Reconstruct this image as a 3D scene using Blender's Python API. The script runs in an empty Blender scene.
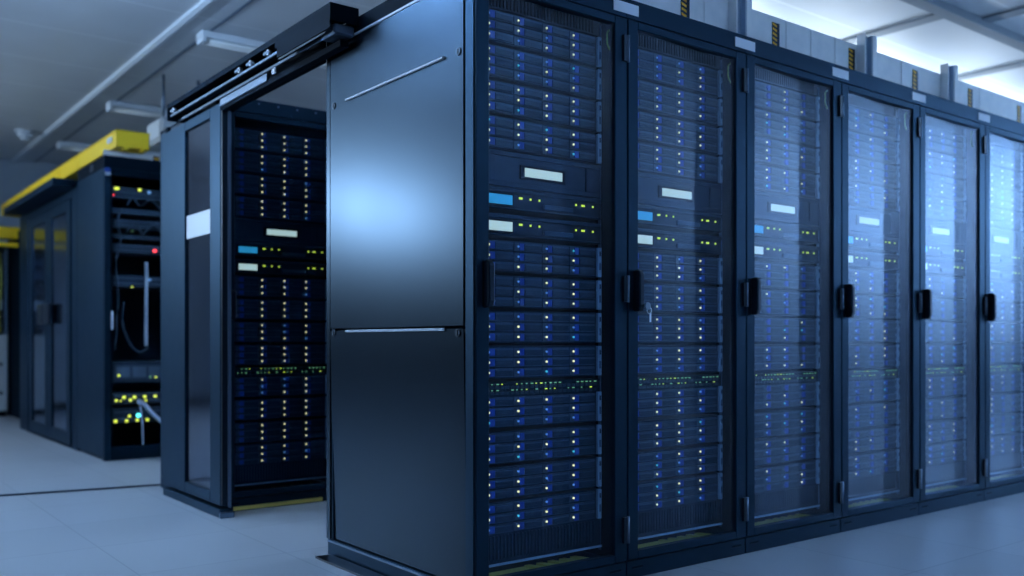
import bpy, bmesh, math, random
from mathutils import Vector, Matrix
random.seed(7)
SC = bpy.context.scene
COL = SC.collection

# ------------------------------------------------------------------ materials
def mat(name, base, rough=.5, metal=0.0, emit=None, es=0.0, spec=.5, noise=None, coat=0, ior=1.5):
    m = bpy.data.materials.new(name); m.use_nodes = True
    nt = m.node_tree; b = nt.nodes['Principled BSDF']
    b.inputs['Base Color'].default_value = (*base, 1)
    b.inputs['Roughness'].default_value = rough
    b.inputs['Metallic'].default_value = metal
    b.inputs['Specular IOR Level'].default_value = spec
    b.inputs['IOR'].default_value = ior
    if max(base) < .2 and not emit: b.inputs['Specular Tint'].default_value = (.34, .64, 1, 1) if metal < .5 else (.72, .86, 1, 1)
    if coat: b.inputs['Coat Weight'].default_value = coat
    if emit:
        b.inputs['Emission Color'].default_value = (*emit, 1)
        b.inputs['Emission Strength'].default_value = es
    if noise:
        sc, amt, ramt = noise
        tc = nt.nodes.new('ShaderNodeTexCoord'); n = nt.nodes.new('ShaderNodeTexNoise')
        n.inputs['Scale'].default_value = sc; n.inputs['Detail'].default_value = 4
        nt.links.new(tc.outputs['Object'], n.inputs['Vector'])
        mx = nt.nodes.new('ShaderNodeMix'); mx.data_type = 'RGBA'
        mx.inputs[6].default_value = (*[c*(1-amt) for c in base], 1)
        mx.inputs[7].default_value = (*[min(1, c*(1+amt)) for c in base], 1)
        nt.links.new(n.outputs['Fac'], mx.inputs[0]); nt.links.new(mx.outputs[2], b.inputs['Base Color'])
        mr = nt.nodes.new('ShaderNodeMapRange')
        mr.inputs['To Min'].default_value = max(.02, rough-ramt); mr.inputs['To Max'].default_value = min(1, rough+ramt)
        nt.links.new(n.outputs['Fac'], mr.inputs['Value']); nt.links.new(mr.outputs['Result'], b.inputs['Roughness'])
    return m

def glass(name, tint, reflect, rough, gcol=(.75, .85, 1)):
    """thin see-through sheet: tinted pass-through plus a hazy reflection"""
    m = bpy.data.materials.new(name); m.use_nodes = True
    nt = m.node_tree; nt.nodes.clear()
    o = nt.nodes.new('ShaderNodeOutputMaterial'); mx = nt.nodes.new('ShaderNodeMixShader')
    t = nt.nodes.new('ShaderNodeBsdfTransparent'); g = nt.nodes.new('ShaderNodeBsdfGlossy')
    lw = nt.nodes.new('ShaderNodeLayerWeight'); lw.inputs['Blend'].default_value = .5
    pw = nt.nodes.new('ShaderNodeMath'); pw.operation = 'POWER'; pw.inputs[1].default_value = 2.5
    ml = nt.nodes.new('ShaderNodeMath'); ml.operation = 'MULTIPLY'; ml.inputs[1].default_value = reflect; ml.use_clamp = True
    nt.links.new(lw.outputs['Facing'], pw.inputs[0]); nt.links.new(pw.outputs[0], ml.inputs[0]); nt.links.new(ml.outputs[0], mx.inputs[0])
    t.inputs[0].default_value = (*tint, 1); g.inputs[0].default_value = (*gcol, 1); g.inputs['Roughness'].default_value = rough
    nt.links.new(t.outputs[0], mx.inputs[1]); nt.links.new(g.outputs[0], mx.inputs[2]); nt.links.new(mx.outputs[0], o.inputs[0])
    return m

M = {}
M['paint'] = mat('satin_navy_steel', (.0072, .0235, .045), .42, .85, spec=.4, noise=(9, .12, .03))
M['paint_dark'] = mat('matt_black_steel', (.0015, .006, .012), .75, 0, spec=.06)
M['panel'] = mat('satin_side_steel', (.0115, .0185, .0275), .285, .9, noise=(3, .06, .015))
M['interior'] = mat('rack_interior', (.006, .010, .016), .6, 0)
M['rail'] = mat('steel_rail', (.14, .20, .28), .4, .8)
M['edge'] = mat('bright_steel_edge', (.62, .70, .80), .5, .3)
M['chassis'] = mat('chassis_grey', (.018, .030, .048), .45, .3)
M['bezel'] = mat('bezel_grey', (.030, .048, .070), .42, .2)
M['tray'] = mat('drive_tray_steel', (.060, .092, .130), .42, .2)
M['latch'] = mat('blue_latch', (.012, .070, .36), .4, 0)
M['ear'] = mat('ear_grey', (.40, .50, .62), .45, .2)
M['black'] = mat('black_plastic', (.004, .005, .008), .35, 0)
M['label'] = mat('pale_label', (.78, .82, .90), .5, 0)
M['lcd_blue'] = mat('lcd_blue', (.02, .2, .4), .3, 0, (.04, .40, .66), .6)
M['lcd_white'] = mat('lcd_white', (.4, .45, .4), .3, 0, (.80, .95, .82), .62)
M['led_y'] = mat('led_warm', (.5, .45, .3), .3, 0, (1, .80, .36), 1.25)
M['led_b'] = mat('led_blue', (.2, .3, .5), .3, 0, (.20, .50, 1), .45)
M['led_off'] = mat('led_unlit', (.02, .06, .3), .3)
M['led_t'] = mat('led_teal', (.1, .4, .4), .3, 0, (.10, .85, .85), .6)
M['led_g'] = mat('led_green', (.2, .4, .1), .3, 0, (.40, 1, .50), .35)
M['led_yg'] = mat('led_lime', (.4, .4, .05), .3, 0, (.80, .95, .08), 1.0)
M['led_red'] = mat('led_red', (.5, .05, .05), .3, 0, (1, .05, .06), 2.0)
M['led_cyan'] = mat('led_cyan', (.1, .5, .5), .3, 0, (.10, .9, 1), 3)
M['brass'] = mat('yellow_base_tray', (.85, .66, .16), .55, .1)
M['galv'] = mat('galvanised_steel', (.85, .92, .98), .45, .08, noise=(14, .18, .06))
M['galv_dark'] = mat('galvanised_post', (.32, .42, .54), .45, .3, noise=(10, .15, .05))
M['haz_y'] = mat('hazard_yellow', (1, .50, .02), .5, 0)
M['yellow'] = mat('yellow_duct', (1.0, .66, .012), .45, 0)
M['white'] = mat('white_plastic', (.62, .68, .74), .5, 0)
M['screw'] = mat('lock_dark', (.02, .03, .045), .3, .6)
M['beam'] = mat('grey_beam', (.20, .24, .28), .6)
M['wire'] = mat('yellow_green_wire', (.45, .5, .08), .5, 0)
M['wire_g'] = mat('white_cable', (.5, .6, .8), .5, 0)
M['cable'] = mat('dark_cable', (.012, .018, .028), .5, 0)
M['cab_grey'] = mat('grey_cabinet', (.42, .48, .52), .5, 0)
M['door_glass'] = glass('door_glass', (.78, .87, .94), .56, .34)
M['slide_glass'] = glass('slide_glass', (.25, .35, .45), .8, .12)
M['tube'] = mat('added_lamp_diffuser', (.8, .85, .9), .4, 0, (.62, .80, 1), 6)
M['tube_off'] = mat('unlit_diffuser', (.85, .88, .88), .35, 0)

def tiles_mat(name, c, seam, size, w, rough, spec=.5, offs=(0, 0), var=.04):
    m = bpy.data.materials.new(name); m.use_nodes = True
    nt = m.node_tree; b = nt.nodes['Principled BSDF']
    tc = nt.nodes.new('ShaderNodeTexCoord'); mp = nt.nodes.new('ShaderNodeMapping')
    mp.inputs['Location'].default_value = (*offs, 0)
    br = nt.nodes.new('ShaderNodeTexBrick'); br.offset = 0; br.squash = 1
    br.inputs['Scale'].default_value = 1; br.inputs['Brick Width'].default_value = size[0]; br.inputs['Row Height'].default_value = size[1]
    br.inputs['Mortar Size'].default_value = w; br.inputs['Mortar Smooth'].default_value = .3
    br.inputs['Color1'].default_value = (*[x*(1-var) for x in c], 1); br.inputs['Color2'].default_value = (*[x*(1+var) for x in c], 1)
    br.inputs['Mortar'].default_value = (*seam, 1)
    nt.links.new(tc.outputs['Object'], mp.inputs[0]); nt.links.new(mp.outputs[0], br.inputs['Vector'])
    n = nt.nodes.new('ShaderNodeTexNoise'); n.inputs['Scale'].default_value = 2.2; n.inputs['Detail'].default_value = 6
    nt.links.new(tc.outputs['Object'], n.inputs['Vector'])
    mx = nt.nodes.new('ShaderNodeMix'); mx.data_type = 'RGBA'; mx.blend_type = 'MULTIPLY'; mx.inputs[0].default_value = .18
    nt.links.new(br.outputs['Color'], mx.inputs[6]); nt.links.new(n.outputs['Fac'], mx.inputs[7])
    nt.links.new(mx.outputs[2], b.inputs['Base Color'])
    mr = nt.nodes.new('ShaderNodeMapRange'); mr.inputs['To Min'].default_value = rough-.06; mr.inputs['To Max'].default_value = rough+.06
    nt.links.new(n.outputs['Fac'], mr.inputs['Value']); nt.links.new(mr.outputs['Result'], b.inputs['Roughness'])
    b.inputs['Specular IOR Level'].default_value = spec
    return m
M['floor'] = tiles_mat('raised_floor_tiles', (.34, .38, .43), (.25, .29, .34), (.6, .6), .004, .38, offs=(.13, .0))
M['ceiling'] = tiles_mat('ceiling_panels', (.62, .66, .70), (.80, .84, .88), (60, .9), .010, .5, offs=(31, .42), var=.01)
M['wall'] = mat('painted_wall', (.36, .42, .48), .6, 0, noise=(2, .05, .03))
M['wall_dark'] = mat('dark_wall', (.05, .07, .09), .7, 0, noise=(2, .05, .03))
M['wall_right'] = mat('white_wall', (.75, .8, .85), .6, 0, noise=(2, .03, .03))

# ------------------------------------------------------------------ mesh builder
class MB:
    def __init__(s): s.v = []; s.f = []; s.m = []; s.mats = []; s.sm = []
    def mi(s, m):
        if m not in s.mats: s.mats.append(m)
        return s.mats.index(m)
    def face(s, pts, m, sm=False):
        b = len(s.v); s.v += [tuple(p) for p in pts]; s.f.append(tuple(range(b, b+len(pts)))); s.m.append(s.mi(m)); s.sm.append(sm)
    def box(s, x0, x1, y0, y1, z0, z1, m='paint'):
        if x0 > x1: x0, x1 = x1, x0
        if y0 > y1: y0, y1 = y1, y0
        if z0 > z1: z0, z1 = z1, z0
        b = len(s.v)
        s.v += [(x0, y0, z0), (x1, y0, z0), (x1, y1, z0), (x0, y1, z0), (x0, y0, z1), (x1, y0, z1), (x1, y1, z1), (x0, y1, z1)]
        for q in ((0, 3, 2, 1), (4, 5, 6, 7), (0, 1, 5, 4), (1, 2, 6, 5), (2, 3, 7, 6), (3, 0, 4, 7)):
            s.f.append(tuple(b+i for i in q)); s.m.append(s.mi(m)); s.sm.append(False)
        return s
    def prism(s, pts, axis, a0, a1, m='paint'):
        """pts 2-D polygon, extruded along axis"""
        def P(p, a): return {'x': (a, p[0], p[1]), 'y': (p[0], a, p[1]), 'z': (p[0], p[1], a)}[axis]
        n = len(pts); b = len(s.v)
        s.v += [P(p, a0) for p in pts]+[P(p, a1) for p in pts]
        s.f.append(tuple(b+i for i in range(n))); s.f.append(tuple(b+n+i for i in reversed(range(n))))
        for i in range(n): s.f.append((b+i, b+n+i, b+n+(i+1) % n, b+(i+1) % n))
        s.m += [s.mi(m)]*(n+2); s.sm += [False]*(n+2)
        return s
    def tube(s, pts, r, m='cable', n=8, flat=1.0):
        pts = [Vector(p) for p in pts]; b = len(s.v); k = len(pts)
        for i, p in enumerate(pts):
            d = (pts[min(i+1, k-1)]-pts[max(i-1, 0)]).normalized()
            u = d.cross(Vector((0, 0, 1)))
            if u.length < .05: u = d.cross(Vector((1, 0, 0)))
            u.normalize(); w = u.cross(d)
            for j in range(n):
                a = 2*math.pi*j/n
                s.v.append(tuple(p+u*math.cos(a)*r+w*math.sin(a)*r*flat))
        for i in range(k-1):
            for j in range(n):
                s.f.append((b+i*n+j, b+i*n+(j+1) % n, b+(i+1)*n+(j+1) % n, b+(i+1)*n+j)); s.m.append(s.mi(m)); s.sm.append(True)
        s.f.append(tuple(b+j for j in reversed(range(n)))); s.f.append(tuple(b+(k-1)*n+j for j in range(n)))
        s.m += [s.mi(m)]*2; s.sm += [False]*2
        return s
    def cyl(s, p0, p1, r, m='paint', n=14): return s.tube([p0, p1], r, m, n)
    def build(s, name, parent=None, bevel=0, loc=None):
        me = bpy.data.meshes.new(name); me.from_pydata(s.v, [], s.f)
        for m in s.mats: me.materials.append(M[m])
        for p, mi, sm in zip(me.polygons, s.m, s.sm): p.material_index = mi; p.use_smooth = sm
        bm = bmesh.new(); bm.from_mesh(me)
        bmesh.ops.recalc_face_normals(bm, faces=bm.faces)
        if bevel: bmesh.ops.bevel(bm, geom=[e for e in bm.edges if len(e.link_faces) == 2 and e.calc_face_angle(0) > .6], offset=bevel, segments=1, affect='EDGES', clamp_overlap=True)
        bm.to_mesh(me); bm.free()
        o = bpy.data.objects.new(name, me); COL.objects.link(o); o.parent = parent
        if loc: o.location = loc
        return o

def empty(name, loc, label, cat, group=None, rz=0):
    o = bpy.data.objects.new(name, None); COL.objects.link(o); o.location = loc; o.rotation_euler.z = rz
    o.empty_display_size = .05
    return tag(o, label, cat, group)
def tag(o, label, cat, group=None):
    o['label'] = label; o['category'] = cat
    if group: o['group'] = group
    return o
def struct(o): o['kind'] = 'structure'; return o
def copy_tree(o, parent=None, edit=None):
    c = o.copy(); COL.objects.link(c); c.parent = parent
    for ch in list(o.children): copy_tree(ch, c)
    return c
def tree(o):
    yield o
    for c in o.children: yield from tree(c)
def curve_pts(pts, n=6):
    """Catmull-Rom through points"""
    P = [Vector(p) for p in pts]; P = [P[0]*2-P[1]]+P+[P[-1]*2-P[-2]]; out = []
    for i in range(1, len(P)-2):
        for k in range(n):
            t = k/n; a, b, c, d = P[i-1:i+3]
            out.append(.5*((2*b)+(c-a)*t+(2*a-5*b+4*c-d)*t*t+(3*b-a-3*c+d)*t**3))
    out.append(P[-2]); return out

# ------------------------------------------------------------------ the room
X0, X1, Y0, Y1, H = -4.6, 10.5, -4.8, 10.7, 3.2
struct(MB().box(X0, X1, Y0, Y1, -.12, 0, 'floor').build('floor'))
struct(MB().box(X0, X1, Y0, Y1, H, H+.12, 'ceiling').build('ceiling'))
struct(MB().box(X0-.12, X0, Y0, Y1, 0, H, 'wall_dark').build('wall_left'))
struct(MB().box(X1, X1+.12, Y0, Y1, 0, H, 'wall_right').build('wall_right'))
struct(MB().box(X1-.04, X1, Y0, Y1, 0, 1.05, 'wall_dark').build('added_trim_7', bevel=.004))  # unseen dark band, added so the lower door reflections go dark
struct(MB().box(X0, X1, Y0-.12, Y0, 0, H, 'wall_dark').build('wall_front'))
struct(MB().box(X0, X1, Y1, Y1+.12, 0, H, 'wall').build('wall_back'))
struct(MB().box(X0, X1, Y1-.015, Y1, 0, .09, 'paint_dark').build('baseboard_back'))
# ceiling ribs (trim)
struct(MB().prism([(.40, H), (.40, H-.02), (.43, H-.032), (.46, H-.02), (.46, H)], 'y', Y0, Y1, 'white').build('trim_1'))
struct(MB().box(.66, .675, Y0, Y1, H-.008, H, 'rail').build('trim_2'))
struct(MB().box(3.2, X1, .68, .78, H-.06, H, 'beam').build('trim_3', bevel=.004))
struct(MB().box(4.55, 4.67, .82, Y1, H-.02, H, 'beam').build('trim_4', bevel=.004))
struct(MB().box(6.2, 6.32, .82, Y1, H-.02, H, 'beam').build('trim_5', bevel=.004))
struct(MB().box(4.9, 5.02, Y0, .70, H-.02, H, 'beam').build('trim_6', bevel=.004))

# ------------------------------------------------------------------ racks
W, D, HT, ZB, ZD = .70, 1.075, 2.186, .068, 2.107
RY = .075            # set-back of the equipment fronts

def handle_parts(door, keys):
    h = MB().prism([(-.046, 1.030), (-.046, 1.150), (-.036, 1.164), (-.006, 1.164), (-.006, 1.008), (-.036, 1.008)], 'x', .026, .050, 'black').build('handle', door, bevel=.004)
    MB().cyl((.056, -.03, 1.03), (.056, -.004, 1.03), .007, 'rail').build('lock_barrel', h)
    MB().box(.050, .0525, -.040, -.008, 1.015, 1.155, 'rail').build('handle_plate', h)
    if keys:
        k = MB()
        k.box(.056, .060, -.052, -.030, 1.022, 1.036, 'edge')
        k.cyl((.058, -.056, 1.028), (.058, -.050, 1.028), .014, 'rail')
        ring = [(.065+.012*math.cos(a), -.054, 1.012+.012*math.sin(a)) for a in [i*math.pi/6 for i in range(13)]]
        k.tube(ring, .0016, 'edge', 6)
        k.box(.067, .074, -.056, -.053, .968, 1.002, 'edge')
        k.build('key', h)

def make_rack(name, loc, label, group, side=False, keys=False):
    r = empty(name, loc, label, 'server rack', group)
    # carcass : posts, roof, back, base
    b = MB()
    b.box(0, W, .0, .045, 2.112, HT, 'paint')
    b.box(.002, W-.002, .045, D, HT-.02, HT-.004, 'paint_dark')
    for x0, x1 in ((.004, .03), (W-.03, W-.004)):
        b.box(x0, x1, .030, .058, ZB+.002, 2.112, 'paint_dark')
        b.box(x0, x1, D-.05, D, ZB, HT-.02, 'paint')
    b.box(.03, W-.03, D-.012, D-.002, ZB+.05, HT-.02, 'interior')
    b.build('frame', r, bevel=.0015)
    p = MB().box(.002, W-.002, 0, D-.005, 0, ZB-.002, 'paint')
    for x in (.028, W-.088): p.box(x, x+.06, -.0015, .002, .034, .046, 'paint_dark')
    p.build('plinth', r, bevel=.002)
    t = MB().box(.03, W-.03, .035, D-.02, ZB-.002, ZB+.004, 'interior')
    t.box(.055, .30, .034, .12, ZB+.004, ZB+.018, 'brass')
    for k in range(5): t.prism([(.36+k*.055, .034), (.385+k*.055, .034), (.345+k*.055, .14), (.32+k*.055, .14)], 'z', ZB+.004, ZB+.016, 'brass')
    t.build('base_tray', r)
    if not side:
        MB().box(.001, .004, .058, D-.05, ZB, HT-.02, 'interior').build('side_panel', r)
    MB().box(W-.004, W-.001, .058, D-.05, ZB, HT-.02, 'interior').build('side_panel', r)
    for x0, x1 in ((.045, .066), (.636, .654)):
        m = MB().box(x0, x1, RY+.012, RY+.03, ZB+.04, 2.10, 'paint_dark')
        m.box(x0+(.016 if x0 < .3 else -.001), x0+(.018 if x0 < .3 else .002), RY-.002, RY+.012, ZB+.04, 2.09, 'rail')
        m.build('mounting_rail', r)
    # fixed top blank and perforated bottom blank
    bt = MB().box(.062, .640, RY+.002, RY+.02, .127, .232, 'chassis')
    for k in range(34): bt.box(.085+k*.0155, .0905+k*.0155, RY-.004, RY+.002, .142, .222, 'bezel')
    bt.box(.062, .640, RY-.004, RY+.0, .119, .127, 'ear')
    bt.build('vent_panel', r)
    tp = MB().box(.062, .640, RY+.006, RY+.02, 2.050, 2.108, 'interior')
    for k in range(34): tp.box(.085+k*.0155, .0905+k*.0155, RY+.002, RY+.006, 2.056, 2.102, 'paint_dark')
    tp.build('top_vent', r)
    # door
    fr = MB()
    fr.box(.003, .056, -.006, .026, ZB+.003, ZD, 'paint'); fr.box(.634, .697, -.006, .026, ZB+.003, ZD, 'paint')
    fr.box(.056, .634, -.006, .026, ZD-.030, ZD, 'paint'); fr.box(.056, .634, -.006, .026, ZB+.003, ZB+.034, 'paint')
    d = fr.build('door', r, bevel=.0025)
    # see-through sheet folded slightly inward along a vertical crease
    g = MB(); xc, yb = .402, .019
    z0, z1 = ZB+.034, ZD-.030
    g.prism([(.056, .0), (xc, yb), (.634, .004), (.634, .007), (xc, yb+.003), (.056, .003)], 'z', z0, z1, 'door_glass')
    g.build('door_sheet', d)
    for zc in (1.992, 1.092, .190):
        hh = MB().box(.672, .690, -.016, -.006, zc-.048, zc+.048, 'black')
        hh.cyl((.6965, -.013, zc-.05), (.6965, -.013, zc+.05), .0055, 'rail', 10)
        hh.build('hinge', d)
    handle_parts(d, keys)
    MB().box(.632, .762 if not side == 'last' else .70, -.0025, 0, 2.128, 2.168, 'label').build('name_plate', r)
    w = MB().tube(curve_pts([(.668, .05, 2.075), (.645, .045, 2.06), (.637, .04, 2.035), (.645, .045, 2.01), (.668, .05, 1.99)]), .0035, 'wire', 6)
    w.build('ground_wire', r)
    return r

GROUPS = [1.987, 1.865, 1.743, 1.621, 1.193, 1.070, .947, .823, .651, .526, .4035, .283]

def led_mesh(kind):
    me = MB().cyl((0, -.0035, 0), (0, .001, 0), .0040, kind, 10)
    o = me.build('tmp'); m = o.data; bpy.data.objects.remove(o); return m
LEDM = {k: led_mesh(k) for k in ('led_y', 'led_b', 'led_t', 'led_g', 'led_off')}

def make_server(loc, label, group):
    s = empty('storage_server', loc, label, 'server', group)
    MB().box(.066, .634, .004, .62, -.056, .056, 'chassis').build('chassis', s)
    e = MB().box(.617, .636, -.007, .010, -.055, .055, 'ear')
    e.box(.622, .631, -.010, -.007, .022, .042, 'bezel'); e.box(.621, .632, -.009, -.007, -.030, .000, 'rail')
    e.build('rack_ear', s, bevel=.0015)
    e = MB().box(.064, .080, -.005, .010, -.055, .055, 'bezel').build('rack_ear', s, bevel=.0015)
    for c in range(4):
        for q in range(3):
            x = .091+c*.1290; z = .0357*(1-q)
            tr = MB(); tr.box(0, .126, -.004, .004, -.0158, .0142, 'tray'); tr.box(.044, .122, -.0085, -.004, -.0125, .0095, 'bezel')
            tr.box(.044, .122, -.0095, -.0085, .006, .0095, 'tray')
            if c == 0 and q == 0 and 'tray' not in SH:
                o = tr.build('drive_tray', s); SH['tray'] = o.data
                SH['latch'] = MB().box(.022, .043, -.0075, -.004, -.0125, .0115, 'latch').build('t').data
            else:
                o = bpy.data.objects.new('drive_tray', SH['tray']); COL.objects.link(o); o.parent = s
            o.location = (x, 0, z)
            l = bpy.data.objects.new('latch', SH['latch']); COL.objects.link(l); l.parent = o
            k = bpy.data.objects.new('status_light', LEDM['led_y']); COL.objects.link(k); k.parent = o
            k.location = (.0175, -.0045, 0)
    return s
SH = {}
proto = make_server((0, 0, -10), 'x', None)
bpy.data.objects.remove(next(o for o in bpy.data.objects if o.name == 't'))
def recolor(s, w, dim_first=False):
    for o in tree(s):
        if o.name.startswith('status_light'):
            o.data = LEDM[random.choices(('led_y', 'led_b', 'led_t', 'led_off'), w)[0]]
            if dim_first and o.parent.location.x < .12: o.data = LEDM['led_off']

def make_storage_head(loc, label, group):
    s = empty('display_panel_unit', loc, label, 'blanking unit', group)
    c = MB().box(.066, .634, .004, .5, -.062, .062, 'chassis')
    c.box(.066, .634, -.003, .004, .044, .062, 'bezel'); c.box(.066, .634, -.003, .004, -.062, -.044, 'bezel')
    c.box(.066, .14, -.003, .004, -.044, .044, 'bezel'); c.box(.56, .634, -.003, .004, -.044, .044, 'bezel')
    c.box(.14, .56, .001, .004, -.044, .044, 'bezel')
    c.build('chassis', s, bevel=.002)
    f = MB().box(.246, .456, -.008, .001, -.029, .021, 'black').build('display_bezel', s, bevel=.002)
    MB().box(.264, .438, -.0095, -.008, -.020, .011, 'lcd_white').build('display', f)
    return s
def make_appliance(loc, label, group, blue):
    s = empty('network_appliance', loc, label, 'network device', group)
    c = MB().box(.066, .634, .0, .45, -.040, .036, 'chassis')
    c.box(.066, .634, -.005, .0, .020, .036, 'bezel'); c.box(.066, .634, -.005, .0, -.040, -.033, 'bezel')
    c.build('chassis', s, bevel=.002)
    f = MB().box(.100, .216, -.006, .0, -.029, .014, 'black').build('display_bezel', s)
    MB().box(.106, .210, -.0075, -.006, -.024, .009, 'lcd_blue' if blue else 'lcd_white').build('display', f)
    MB().box(.352, .490, -.012, .0, -.029, -.010, 'tray').build('pull_handle', s, bevel=.002)
    for x in (.244, .252, .292, .333, .508, .538, .547, .592):
        MB().box(x, x+.006, -.004, .001, .000, .007, 'led_yg').build('status_light', s)
    return s
def make_switch(loc, label, group):
    s = empty('patch_switch', loc, label, 'network switch', group)
    c = MB().box(.066, .634, .002, .35, -.026, .026, 'interior')
    for k in range(24):
        x = .098+k*.0218
        for z in (-.019, .001): c.box(x, x+.0165, -.001, .002, z, z+.010, 'bezel')
    c.build('chassis', s)
    for k in range(24):
        x = .101+k*.0218
        for z in (-.0055, .0155):
            if random.random() < .6:
                ww = random.choice((.004, .009))
                MB().box(x, x+ww, -.004, -.0, z, z+.004, random.choice(('led_g', 'led_g', 'led_yg'))).build('port_light', s)
    return s
head0 = make_storage_head((0, 0, -10), 'x', None)
appb0 = make_appliance((0, 0, -10), 'x', None, True)
appw0 = make_appliance((0, 0, -10), 'x', None, False)
sw0 = make_switch((0, 0, -10), 'x', None)
first = {}
def place(p, loc, label, group):
    if p.name not in first: first[p.name] = 1; c = p
    else: c = copy_tree(p)
    c.location = loc; c['label'] = label; c['group'] = group
    return c

ORD = ['top', 'second from top', 'third from top', 'lowest']
BANK = ['upper', 'middle', 'lower']
def fill(loc, where, gname, w):
    x, y, z = loc
    for i, gz in enumerate(GROUPS):
        s = place(proto, (x, y+RY, z+gz), f'storage server, {ORD[i%4]} in {BANK[i//4]} bank of {where}', f'storage servers in {gname}')
        recolor(s, w, y > 1)
    place(head0, (x, y+RY, z+1.497), f'dark blank unit with one wide lit display in {where}', 'display units in the racks')
    place(appb0, (x, y+RY, z+1.396), f'slim network device with small blue display in {where}', 'network devices with blue displays')
    place(appw0, (x, y+RY, z+1.303), f'slim network device with small white display in {where}', 'network devices with white displays')
    place(sw0, (x, y+RY, z+.729), f'thin switch with two rows of green lights in {where}', 'green-lit switches')

RN = ['the nearest rack', 'the second rack of the row', 'the third rack of the row', 'the fourth rack of the row', 'the fifth rack of the row', 'the rack cut by the right edge']
RL = ['nearest dark server rack of the long row, its big side panel facing left',
      'second rack of the long row, with keys hanging from its door handle',
      'third rack from the left in the long row of glossy dark racks',
      'fourth rack from the left in the long row of glossy dark racks',
      'fifth rack of the long row, next to the one cut by the frame',
      'last rack of the long row, cut off by the right edge']
racks = []
for i in range(6):
    r = make_rack('server_rack', (i*W, 0, 0), RL[i], 'racks of the long front row', side=(i == 0), keys=(i == 1))
    racks.append(r)
    fill((i*W, 0, 0), RN[i], RN[i], (.62, .32, .06, 0) if i < 2 else (.30, .32, .05, .33))

# side panels of the nearest rack
r = racks[0]
def lock(parent, y, z):
    l = MB().cyl((-.008, y, z), (-.002, y, z), .014, 'screw', 16); l.box(-.010, -.008, y-.003, y+.003, z-.009, z+.009, 'black'); l.build('panel_lock', parent)
def slot_trim(parent, z, z2=None):
    MB().prism([(-.004, z-.006), (-.013, z-.0055), (-.015, z), (-.004, z+.004)], 'y', .174, .886, 'edge').build('highlight_lip', parent)  # pale lip colour stands in for the highlight along the groove
up = MB()
up.box(-.004, .001, .060, 1.035, .948, 2.116, 'panel')
up = up.build('side_panel', r, bevel=.0015)
lo = MB()
# the lower sheet leans in a little towards its foot
lo.prism([(-.004, .938), (.001, .938), (.017, .072), (.012, .072)], 'y', .060, 1.035, 'panel')
lo = lo.build('side_panel', r)
slot_trim(up, 1.874); slot_trim(lo, .938)
for z in (1.872,): lock(up, .088, z); lock(up, 1.00, z)
lock(lo, .092, .925); lock(lo, 1.00, .93)
fr = MB()
fr.box(-.002, .004, .006, .050, ZB, 2.116, 'paint'); fr.box(-.002, .004, 1.043, 1.073, ZB, 2.116, 'panel')
fr.box(-.006, .002, .02, 1.06, 2.118, 2.126, 'edge')
fr.box(-.002, .004, .006, 1.073, 2.126, HT, 'paint_dark')
fr.box(.0265, .0285, .045, 1.043, ZB, HT-.02, 'interior')
fr.build('side_frame', r)
MB().box(-.004, .004, .02, 1.06, ZB-.012, ZB-.006, 'rail').build('foot_trim', r)
for z in (.31, 1.30, 1.93): 
    MB().box(.004, .02, D, D+.012, z-.06, z+.06, 'paint').build('rear_hinge', r)
tag(MB().box(-.075, -.008, .0, 1.03, 0, .008, 'black').build('floor_guide_rail'),
    'low black floor rail running along the foot of the nearest side panel', 'floor rail')

# ------------------------------------------------------------------ second row rack
R2Y = 2.26
r2 = make_rack('server_rack', (.0, R2Y, 0), 'dark rack with rows of small yellow lights, seen behind the open sliding door', None, side=False)
r2['category'] = 'server rack'
fill((.0, R2Y, 0), 'the rack behind the sliding door', 'the rack behind the sliding door', (.85, .15, 0, 0))
MB().box(.05, .56, -.004, .0, .004, .024, 'brass').build('kick_strip', r2)
tb = MB()
for k in range(6): tb.cyl((.08+k*.11, -.004, 2.165), (.08+k*.11, .002, 2.165), .006, 'rail', 8)
tb.build('fascia_bolt', r2)

# ------------------------------------------------------------------ sliding door on its header
sd = empty('sliding_door', (-.06, 2.15, 0), 'dark sliding aisle door with a tall glass pane and white paper label', 'door')
f = MB()
f.box(-.0, .04, .0, .150, .055, 2.112, 'paint'); f.box(-.0, .04, .545, .94, .055, 2.112, 'paint')
f.box(-.0, .04, .150, .545, .055, .115, 'paint'); f.box(-.0, .04, .150, .545, 2.060, 2.112, 'paint')
f.build('door_frame', sd, bevel=.003)
gl = MB().box(.012, .018, .150, .545, .115, 2.060, 'slide_glass').build('glass_pane', sd)
MB().box(.0095, .0115, .152, .543, 1.463, 1.590, 'white').build('paper_label', gl)
MB().box(.004, .036, -.014, .0, .06, 2.10, 'black').build('edge_seal', sd)
MB().box(.030, .045, -.032, -.020, .05, 2.07, 'rail').build('guide_bar', sd)
rl = MB()
rl.cyl((.02, .90, 2.125), (.03, .90, 2.125), .02, 'rail'); rl.cyl((.02, .10, 2.125), (.03, .10, 2.125), .02, 'rail')
rl.box(.010, .03, .08, .12, 2.112, 2.15, 'paint_dark'); rl.box(.010, .03, .88, .92, 2.112, 2.15, 'paint_dark')
rl.build('roller', sd)
gp = MB().box(-.075, -.005, 2.12, 3.03, 0, .042, 'paint').box(-.078, -.004, 2.10, 2.12, 0, .03, 'rail')
tag(gp.build('door_guide_plinth', bevel=.003), 'narrow dark plinth on the floor under the sliding door', 'plinth')

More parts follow.
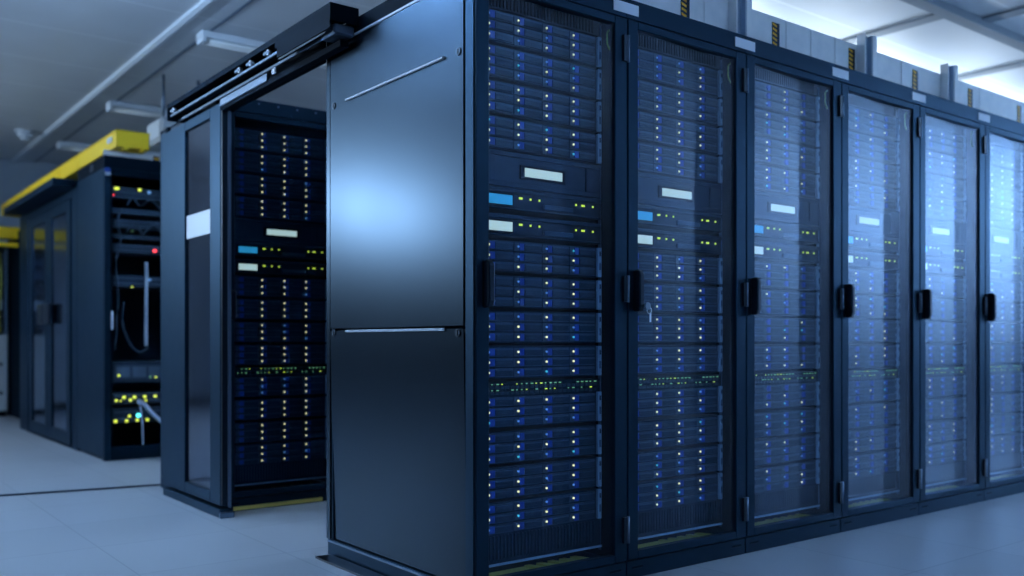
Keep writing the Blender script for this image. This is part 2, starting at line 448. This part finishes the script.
hd = empty('door_header', (0, 0, 0), 'long dark overhead sliding-door track with rollers, from nearest rack to second row', 'door track')
c = MB()
c.box(-.125, .0, .80, 2.80, 2.205, 2.218, 'paint_dark')
c.box(-.125, -.118, .80, 1.32, 2.165, 2.205, 'paint_dark'); c.box(-.125, -.118, 1.32, 2.80, 2.192, 2.205, 'paint_dark')
c.box(-.125, -.118, .80, 1.30, 2.120, 2.165, 'paint_dark')
c.box(-.125, .0, .795, .802, 2.150, 2.218, 'paint_dark')
c.box(-.125, .0, 2.79, 2.80, 2.13, 2.218, 'paint')
c.box(-.008, .0, 1.08, 2.80, 2.07, 2.205, 'paint_dark')
c.box(-.008, .0, .80, 1.08, 2.19, 2.205, 'paint_dark')
c.build('cover', hd)
t = MB()
t.box(-.112, -.104, .84, 2.78, 2.150, 2.160, 'rail'); t.box(-.070, -.062, .84, 2.78, 2.128, 2.140, 'rail')
t.box(-.112, -.062, .84, 2.78, 2.158, 2.162, 'paint_dark')
t.box(-.118, -.112, .86, 1.30, 2.116, 2.121, 'edge')
t.build('track', hd, bevel=.001)
MB().box(-.066, -.050, 1.55, 2.14, 2.088, 2.124, 'rail').build('carriage_plate', hd, bevel=.002)
MB().box(-.058, -.020, .84, 2.16, 2.070, 2.098, 'paint_dark').build('lower_rail', hd, bevel=.002)
MB().box(-.10, -.01, .81, .93, 2.105, 2.148, 'rail').build('end_bracket', hd, bevel=.006)
for y in (1.42, 1.62, 1.76, 2.72):
    q = MB().cyl((-.118, y, 2.176), (-.100, y, 2.176), .013, 'edge', 12); q.box(-.12, -.10, y-.006, y+.04, 2.170, 2.181, 'rail'); q.build('roller_bolt', hd)
q = MB().box(-.0665, -.074, 1.44, 1.475, 2.098, 2.122, 'label'); q.build('white_tag', hd)
q = MB().cyl((-.05, .95, 2.218), (-.05, .95, 2.262), .02, 'galv'); q.box(-.08, -.02, .92, .98, 2.218, 2.226, 'galv'); q.build('mounting_stud', hd)

# ------------------------------------------------------------------ galvanised trough on top of the long row
tg = empty('cable_trough', (0, 0, HT), 'pale galvanised steel trough wall along the top of the long rack row', 'cable trough')
z1 = .168
seams = [.05, .63, 1.24, 1.80, 1.99, 2.185, 2.44, 2.78, 3.25, 3.62, 4.2]
for a, b in zip(seams[:-1], seams[1:]):
    p = MB().box(a+.001, b-.001, .080, .086, .0, z1, 'galv')
    p.box(a+.001, b-.001, .066, .080, .0, .006, 'galv')
    p.box(a+.001, b-.001, .086, .11, z1-.006, z1, 'galv')
    p.box(b-.012, b-.002, .076, .080, .006, z1-.004, 'galv')
    p.build('trough_panel', tg, bevel=.001)
for x in (.42, 1.385, 2.36, 3.165):
    p = MB(); x0, x1 = x, x+.098
    p.box(x0, x0+.008, .035, .078, 0, .215, 'galv'); p.box(x0+.008, x1-.03, .060, .070, 0, .215, 'galv_dark'); p.box(x1-.035, x1, .030, .038, 0, .215, 'galv')
    p.box(x1-.035, x1-.029, .038, .07, 0, .215, 'galv_dark')
    p.box(x0, x1, .030, .078, 0, .004, 'galv_dark')
    p.build('post', tg)
for x in (.52, 1.113, 1.714, 2.316, 2.906, 3.50, 4.107):
    h = MB().box(x-.026, x+.026, .0775, .0795, .030, .140, 'black')
    for k in range(5):
        z = .036+k*.021
        h.prism([(x-.024, z+.008), (x+.006, z), (x+.006, z+.010), (x-.024, z+.018)], 'y', .0765, .0775, 'haz_y')
    h.build('hazard_label', tg)

# ------------------------------------------------------------------ third row: open network rack
R3 = Vector((.05, 4.83, 0))
n = empty('network_rack', R3, 'open dark network rack full of cables and yellow-green lights, at left', 'network rack')
c = MB()
c.box(0, .045, 0, .05, 0, 2.19, 'paint'); c.box(.655, .70, 0, .05, 0, 2.19, 'paint')
c.box(.045, .655, 0, .05, 0, .10, 'paint_dark'); c.box(.045, .655, 0, .05, 2.14, 2.19, 'paint_dark')
c.box(0, .70, .79, .83, 0, 2.19, 'interior'); c.box(.01, .69, .05, .79, 0, .02, 'interior')
c.build('frame', n, bevel=.003)
MB().box(-.002, .004, .03, .83, .03, 2.19, 'paint').build('side_panel', n)
MB().box(.696, .702, .05, .83, .03, 2.19, 'paint_dark').build('side_panel', n)
c = MB().box(.0, .70, .0, .83, 2.19, 2.285, 'paint_dark'); c.box(-.004, .0, .30, .42, 2.205, 2.265, 'black'); c.build('roof_box', n, bevel=.004)
c = MB().box(.004, .042, -.003, .0, 2.135, 2.160, 'white'); c.cyl((.022, -.003, 2.172), (.022, 0, 2.172), .022, 'latch', 14); c.build('badge', n)
for x in (.062, .60):
    MB().box(x, x+.02, .10, .12, .10, 2.14, 'paint_dark').build('mounting_rail', n)
c = MB().cyl((.052, -.012, .98), (.052, -.012, 1.12), .008, 'edge'); c.build('latch_rod', n)

from_px_R = Vector((.7913, -.6114)); from_px_F = Vector((.6114, .7913)); CAM = Vector((-1.7736, -2.4966, .897)); FPX = 928.0
def ledgroup(parent, pts, yl, k, r=.011, name='port_light'):
    for x, z in pts: MB().cyl((x, yl, z), (x, yl+.006, z), r, k, 10).build(name, parent)

def dev(name, z0, z1, label, cat, style, leds=(), y=.11):
    """rack-mounted device in the open rack, local to R3"""
    e = empty(name, R3+Vector((0, y, z0)), label, cat)
    h = z1-z0
    b = MB().box(.085, .60, 0, .40, 0, h, 'chassis' if style != 'patch' else 'bezel')
    b.box(.062, .085, -.004, .004, .002, h-.002, 'bezel'); b.box(.60, .62, -.004, .004, .002, h-.002, 'bezel')
    if style in ('patch', 'switch'):
        rows = 2 if h > .05 else 1
        for q in range(rows):
            for k in range(20):
                x = .10+k*.0245; z = h*(.22+.45*q)
                b.box(x, x+.018, -.003, 0, z, z+min(.016, h*.35), 'black' if style == 'patch' else 'tray')
    if style == 'server': 
        b.box(.10, .585, -.006, 0, h*.15, h*.85, 'bezel')
        for k in range(4): b.box(.11+k*.12, .21+k*.12, -.009, -.006, h*.25, h*.75, 'tray')
    if style == 'shelf': 
        b = MB().box(.062, .62, 0, .45, 0, .012, 'rail'); b.box(.062, .62, -.004, .0, 0, h, 'bezel')
    b.build('chassis' if style != 'shelf' else 'shelf_plate', e, bevel=.001)
    for (x, z, k, rr) in leds: MB().cyl((x, -.012, z-z0), (x, .0, z-z0), rr, k, 10).build('status_light', e)
    return e
def L(x, y, k, r=.010):
    """point where the sight line meets the device fronts, in rack coordinates"""
    u = (x-512)/FPX; d = from_px_R*u+from_px_F; t = (R3.y+.11-CAM.y)/d.y
    return (CAM.x+t*d.x-R3.x, CAM.z+t*(341-y)/FPX, k, r)
dev('patch_bay', 1.99, 2.07, 'patch panel with two yellow lights at the top of the open rack', 'patch panel', 'patch', [L(115.5, 188.5, 'led_yg', .011), L(117.5, 188.5, 'led_yg', .011), L(139.4, 190, 'led_yg', .012), L(149, 192.6, 'led_b', .012), L(113.5, 195, 'led_red', .005)])
dev('cable_shelf', 1.87, 1.91, 'grey cable shelf below the top patch panel of the open rack', 'shelf', 'shelf')
dev('network_switch', 1.76, 1.83, 'dark switch between two shelves in the open rack', 'network switch', 'switch')
dev('cable_shelf', 1.68, 1.71, 'second grey shelf, above the red light in the open rack', 'shelf', 'shelf')
dev('network_switch', 1.57, 1.64, 'dark switch with one red light in the open rack', 'network switch', 'switch', [L(154.5, 251, 'led_red', .013), L(132, 231, 'led_g', .004)])
dev('network_switch', 1.31, 1.40, 'dark switch with a small blue light, halfway up the open rack', 'network switch', 'switch', [L(149.5, 280, 'led_b', .010), L(132, 287, 'led_yg', .006)])
dev('rack_server', .58, .74, 'grey server low in the open rack, above the yellow-lit devices', 'server', 'server', [L(118.5, 375.5, 'led_yg'), L(150, 377, 'led_g', .006), L(155.5, 377, 'led_yg', .008)])
dev('network_switch', .415, .50, 'upper of two yellow-lit switches at the bottom of the open rack', 'network switch', 'switch',
    [L(*p, 'led_yg', q) for p, q in (((116, 400.5), .010), ((123.8, 397.3), .012), ((130.3, 400), .011), ((134.3, 397), .012), ((144.6, 396.5), .011), ((145.6, 400.3), .008), ((155, 396), .011), ((120.5, 401), .006))])
dev('network_switch', .27, .385, 'lower of two yellow-lit switches at the bottom of the open rack, with one cyan light', 'network switch', 'switch',
    [L(*p, 'led_yg', q) for p, q in (((115.4, 421.3), .012), ((126.4, 420.8), .011), ((129.3, 416), .010), ((137, 420), .011), ((147.2, 419.5), .011), ((157.6, 419.4), .011))]+[L(138.2, 415.2, 'led_cyan', .014)])
def P3(x, y, dy):
    u = (x-512)/FPX; d = from_px_R*u+from_px_F; t = (R3.y+.11+dy-CAM.y)/d.y
    return (CAM.x+t*d.x, CAM.y+t*d.y, CAM.z+t*(341-y)/FPX)
tag(MB().tube(curve_pts([P3(138, 401, -.005), P3(145, 405, -.03), P3(153, 414, -.035), P3(162, 422, -.02), P3(168, 424, -.01)]), .016, 'wire_g', 8).build('network_cable'), 'thick pale cable slanting across the bottom switches of the open rack', 'cable')
tag(MB().tube(curve_pts([P3(137, 400, -.004), P3(140.5, 408, -.03), P3(142.3, 425, -.03), P3(143, 446, -.01)]), .006, 'wire_g', 8).build('network_cable'), 'thin pale cable hanging down the bottom of the open rack', 'cable')
for i, (pts, lab) in enumerate(((((122, 208), (117, 222), (121, 240), (116, 262), (118, 300), (115, 350)), 'long dark cable hanging down the left of the open rack'),
        (((146, 262), (146.5, 278), (146, 310), (146, 346)), 'straight grey cable in the black gap of the open rack'),
        (((124, 302), (122, 322), (130, 344), (140, 352), (148, 348)), 'looped dark cable in the middle of the open rack'),
        (((127, 205), (133, 198), (140, 206), (150, 200), (160, 209)), 'dark cable looping over the upper shelf of the open rack'),
        (((126, 232), (136, 222), (142, 234), (152, 226), (160, 232)), 'dark cable looping over the second shelf of the open rack'))):
    tag(MB().tube(curve_pts([P3(*p, -.02) for p in pts]), .007 if i != 1 else .013, 'bezel' if i != 1 else 'ear', 8).build('network_cable'), lab, 'cable')

# trough and hazard label on the third row
t3 = empty('cable_trough', (.09, 4.90, 2.285), 'pale trough panel with hazard label on top of the open rack', 'cable trough')
p = MB().box(.0, .66, .12, .126, .0, .075, 'galv'); p.build('trough_panel', t3)
h = MB().box(.37, .42, .117, .119, .01, .07, 'black'); h.box(.375, .415, .116, .117, .016, .030, 'haz_y'); h.box(.375, .415, .116, .117, .042, .056, 'haz_y'); h.build('hazard_label', t3)

# pale box above, behind the second row
bx = MB().box(.66, 1.15, 5.5, 5.9, 2.60, 2.80, 'white'); bx = bx.build('air_duct_box', bevel=.03)
tag(bx, 'pale rounded box hanging below the ceiling behind the second row', 'duct')
hg = MB().cyl((.75, 5.7, 2.80), (.75, 5.7, H), .012, 'rail').cyl((1.05, 5.7, 2.80), (1.05, 5.7, H), .012, 'rail').build('hanger_rod', bx)

# yellow fibre duct
y = empty('yellow_cable_duct', (.16, 4.92, 2.375), 'bright yellow cable duct running back above the left racks', 'cable duct')
b = MB(); L1 = 5.0
b.box(0, .008, 0, L1, 0, .125, 'yellow'); b.box(.235, .243, 0, L1, 0, .125, 'yellow'); b.box(0, .243, 0, L1, 0, .006, 'yellow')
b.box(0, .243, 0, .008, 0, .125, 'yellow')
b.box(-.006, .012, 0, L1, .119, .127, 'yellow'); b.box(.231, .249, 0, L1, .119, .127, 'yellow')
b.build('duct_body', y, bevel=.002)
MB().box(-.002, .245, .002, L1, .127, .133, 'yellow').build('duct_lid', y, bevel=.002)
for k in range(6):
    MB().box(-.005, .248, 1.2+k*.7, 1.24+k*.7, -.004, .110, 'yellow').build('joint_clip', y)
for x in (.05, .17): MB().box(x, x+.03, .0, .035, -.018, .0, 'yellow').build('end_clip', y)
MB().box(-.010, -.006, .10, .24, .055, .095, 'white').build('duct_sticker', y)
y2 = empty('yellow_cable_duct', (-1.4, 9.50, 2.08), 'lower yellow duct crossing at the far left edge', 'cable duct')
b = MB().box(0, 1.9, 0, .008, 0, .13, 'yellow').box(0, 1.9, .2, .208, 0, .13, 'yellow').box(0, 1.9, 0, .208, 0, .006, 'yellow'); b.box(0, 1.9, -.008, 0, .118, .13, 'yellow')
b.build('duct_body', y2, bevel=.002)
MB().box(0, 1.9, -.02, -.008, -.10, -.05, 'yellow').build('lower_lip', y2)
for x in (.3, 1.1): MB().cyl((x, .1, .13), (x, .1, H-2.08), .008, 'rail').build('hanger_rod', y2)

# ------------------------------------------------------------------ third row: aisle enclosure with double glass doors
AX = .05
ce = empty('aisle_enclosure', (AX, 5.66, 0), 'dark aisle enclosure with double glass doors and overhanging canopy, far left', 'aisle enclosure')
c = MB()
c.box(0, .05, .02, .20, 0, 2.17, 'paint'); c.box(0, .05, 2.05, 2.45, 0, 2.17, 'paint'); c.box(0, .05, .20, 2.05, 2.09, 2.17, 'paint'); c.box(.0, .06, .2, 2.05, 0, .02, 'paint_dark')
c.build('door_surround', ce, bevel=.003)
c = MB().box(-.17, .05, .08, 2.30, 2.165, 2.225, 'paint'); c.build('canopy', ce, bevel=.004)
def glass_door(y0, y1, hy):
    f = MB()
    f.box(-.012, .022, y0, y0+.13, .03, 2.08, 'paint'); f.box(-.012, .022, y1-.13, y1, .03, 2.08, 'paint')
    f.box(-.012, .022, y0+.13, y1-.13, .03, .13, 'paint'); f.box(-.012, .022, y0+.13, y1-.13, 1.99, 2.08, 'paint')
    d = f.build('door_leaf', ce, bevel=.003)
    MB().box(.0, .006, y0+.13, y1-.13, .13, 1.99, 'slide_glass').build('glass_pane', d)
    MB().box(-.06, -.012, hy-.11, hy+.11, 1.05, 1.23, 'black').build('handle', d, bevel=.01)
glass_door(.21, 1.055, .93); glass_door(1.06, 1.92, 1.18)
# floor cable
tag(MB().tube([(-4.5, 4.20, .006), (-.838, 3.545, .006), (.3, 3.345, .006)], .011, 'cable', 8, .5).build('floor_cable'), 'thin black cable crossing the floor at left towards the sliding door', 'cable')

# far cabinets at the back left
fc = empty('equipment_cabinet', (-.60, 9.95, 0), 'pale grey low cabinet by the back wall at the left edge', 'cabinet')
MB().box(0, .84, 0, .5, .06, .97, 'cab_grey').build('body', fc, bevel=.005)
MB().box(.02, .82, .02, .48, 0, .06, 'paint_dark').build('plinth', fc)
for x in (.02, .43): 
    d = MB().box(x, x+.39, -.015, 0, .08, .95, 'cab_grey').build('door', fc, bevel=.003)
    MB().cyl((x+.33, -.025, .62), (x+.33, -.015, .62), .02, 'black').build('knob', d)
    MB().cyl((x+.33, -.025, .28), (x+.33, -.015, .28), .02, 'black').build('knob', d)
fe = empty('equipment_rack', (-.60, 9.97, .97), 'dark equipment frame with cables standing on the pale low cabinet', 'equipment frame')
b = MB().box(0, .04, 0, .45, 0, 1.05, 'rail').box(.80, .84, 0, .45, 0, 1.05, 'rail').box(0, .84, 0, .45, 1.02, 1.06, 'paint').box(.04, .80, .40, .44, 0, 1.02, 'interior'); b.build('frame', fe)
for z, m_ in ((.10, 'bezel'), (.30, 'ear'), (.48, 'chassis'), (.66, 'tray'), (.84, 'bezel')):
    MB().box(.05, .79, .02, .35, z, z+.12, m_).build('module', fe, bevel=.004)
for x in (.66, .70, .75):
    tag(MB().tube(curve_pts([(-.60+x, 9.95, 1.95), (-.59+x, 9.92, 1.6), (-.61+x, 9.93, 1.25), (-.60+x, 9.96, 1.0)]), .012, 'wire', 6).build('network_cable'), 'yellow-green cable hanging on the far equipment frame', 'cable', 'cables on the far equipment frame')
dk = empty('equipment_cabinet', (.27, 8.15, 0), 'tall dark cabinet behind the aisle enclosure at far left', 'cabinet')
MB().box(0, .7, 0, 2.0, 0, 2.17, 'paint_dark').build('body', dk, bevel=.004)
MB().box(-.006, 0, .05, .95, .08, 2.1, 'paint').build('side_panel', dk)

# ------------------------------------------------------------------ ceiling fittings
sm = empty('smoke_detector', (.22, 8.82, H), 'small white smoke detector on the ceiling at upper left', 'smoke detector')
MB().cyl((0, 0, -.02), (0, 0, 0), .10, 'white', 20).build('base', sm)
b = MB().cyl((0, 0, -.07), (0, 0, -.02), .075, 'white', 20).cyl((0, 0, -.10), (0, 0, -.07), .045, 'white', 16); b.build('sensor_head', sm)

def unlit(loc, label, n=1.2):
    l = empty('ceiling_lamp', loc, label, 'ceiling lamp', 'unlit ceiling lamps')
    b = MB().box(0, n, 0, .14, -.05, 0, 'white')
    b.build('housing', l, bevel=.004)
    for yy in (.035, .105): MB().cyl((.04, yy, -.066), (n-.04, yy, -.066), .014, 'tube_off', 10).build('lamp_tube', l)
    for xx in (0.005, n-.03): MB().box(xx, xx+.025, 0, .14, -.085, -.05, 'white').build('end_cap', l)
    MB().box(0, n, -.012, 0, -.055, -.02, 'white').build('reflector', l)
unlit((.60, 4.30, H-.005), 'unlit tube lamp on the ceiling above the sliding-door track')
unlit((.60, 6.85, H-.005), 'unlit tube lamp on the ceiling above the yellow duct')
unlit((.62, 9.1, H-.005), 'farthest unlit tube lamp on the ceiling, above the left racks')

def lit(loc, n, along_x, pw_down, pw_up, label, w=.24, col=None):
    l = empty('ceiling_lamp', loc, label, 'ceiling lamp', 'added pendant lamps', rz=0 if along_x else math.pi/2)
    MB().box(-n/2, n/2, -w/2, w/2, -.02, .03, 'white').build('housing', l, bevel=.006)
    MB().box(-n/2+.02, n/2-.02, -w/2+.02, w/2-.02, -.026, -.020, 'tube').build('diffuser', l)
    for x in (-n/2+.2, n/2-.2): MB().cyl((x, 0, .03), (x, 0, H-loc[2]), .006, 'rail', 8).build('hanger_rod', l)
    for pw, z, rx in ((pw_down, -.035, 0), (pw_up, .045, math.pi)):
        if pw <= 0: continue
        a = bpy.data.lights.new('added_lamp_light', 'AREA'); a.shape = 'RECTANGLE'; a.size = n*.95; a.size_y = w*.8; a.energy = pw; a.color = col or LC
        o = bpy.data.objects.new('added_lamp_light', a); COL.objects.link(o); o.parent = l; o.location = (0, 0, z); o.rotation_euler = (rx, 0, 0)
LC = (.42, .655, 1)
ADDED_LAMPS = [  # added pendants, out of view: x, y, z, along x, down, up, place
    (-.8, -4.2, 2.8, True, 68, 60, 'behind the camera at the left end of the front aisle'),
    (3.0, -4.1, 2.8, True, 3, 110, 'by the front wall, facing the middle of the long row'),
    (7.4, -3.6, 2.8, True, 55, 110, 'over the right part of the front aisle'),
    (3.4, 2.1, 2.6, True, 8, 28, 'behind the long row, nearest of the three there'),
    (5.6, 2.1, 2.6, True, 8, 32, 'behind the long row, middle of the three there'),
    (8.0, 2.1, 2.6, True, 8, 40, 'behind the long row, nearest to the white end wall'),
    (-3.2, 4.6, 2.7, False, 25, 0, 'over the far part of the left corridor'),
    (-1.5, 2.3, 2.65, False, 16, 250, 'over the near part of the left corridor')]
for x, yy, z, ax, dn, upw, wh in ADDED_LAMPS:
    lit((x, yy, z), 1.5, ax, dn, upw, 'added unseen pendant lamp '+wh, col=(.72, .86, 1) if yy == 2.1 else None)
# flood lamp added out of view to make the side panel highlight
aim = Vector((4.4, -7.4, -1.5)).normalized()
fl = empty('added_flood_lamp', (-4.45, 8.0, 2.50), 'added unseen flood lamp on the left corridor wall', 'added wall lamp')
q = aim.to_track_quat('-Z', 'Z')
hb = MB().box(-.65, .65, -.22, .22, .01, .07, 'white').build('housing', fl, bevel=.008); hb.rotation_mode = 'QUATERNION'; hb.rotation_quaternion = q
MB().box(-.15, -.05, -.04, .04, -.04, .04, 'rail').build('wall_bracket', fl)
a = bpy.data.lights.new('added_lamp_light', 'AREA'); a.shape = 'RECTANGLE'; a.size = 1.2; a.size_y = .45; a.energy = 280; a.color = (.60, .78, 1)
o = bpy.data.objects.new('added_lamp_light', a); COL.objects.link(o); o.parent = fl; o.rotation_mode = 'QUATERNION'; o.rotation_quaternion = q
for i, yy in enumerate((-3.4, -1.0)):   # unseen washers added by the right-hand wall for the haze on the doors
    l = empty('added_wall_washer', (9.35, yy, 3.02), ('added unseen wall washing lamp by the white end wall, nearer the front wall', 'added unseen wall washing lamp by the white end wall, in line with the front aisle')[i], 'added wall lamp', 'added wall washing lamps')
    MB().prism([(0, 0), (.22, .10), (.22, .16), (-.02, .16), (-.02, .0)], 'y', -.8, .8, 'white').build('housing', l)
    a = bpy.data.lights.new('added_lamp_light', 'AREA'); a.shape = 'RECTANGLE'; a.size = .15; a.size_y = 1.5; a.energy = 190; a.color = LC
    o = bpy.data.objects.new('added_lamp_light', a); COL.objects.link(o); o.parent = l; o.location = (.12, 0, .02); o.rotation_euler = (0, -math.radians(50), 0)

# ------------------------------------------------------------------ world, camera, view
w = bpy.data.worlds.new('World'); SC.world = w; w.use_nodes = True
w.node_tree.nodes['Background'].inputs[0].default_value = (.05, .12, .25, 1); w.node_tree.nodes['Background'].inputs[1].default_value = .3
cam = bpy.data.cameras.new('Camera'); co = bpy.data.objects.new('Camera', cam); COL.objects.link(co)
cam.sensor_width = 36; cam.lens = FPX/1024*36; cam.shift_y = (341-288)/1024
co.location = CAM; co.rotation_euler = (math.pi/2, 0, -math.atan2(.6114, .7913))
cam.dof.use_dof = True; cam.dof.focus_distance = 3.35; cam.dof.aperture_fstop = 1.5
cam.clip_start = .05
SC.camera = co
SC.view_settings.view_transform = 'Standard'; SC.view_settings.look = 'None'; SC.view_settings.gamma = 1; SC.view_settings.use_curve_mapping = False
SC.view_settings.exposure = .12
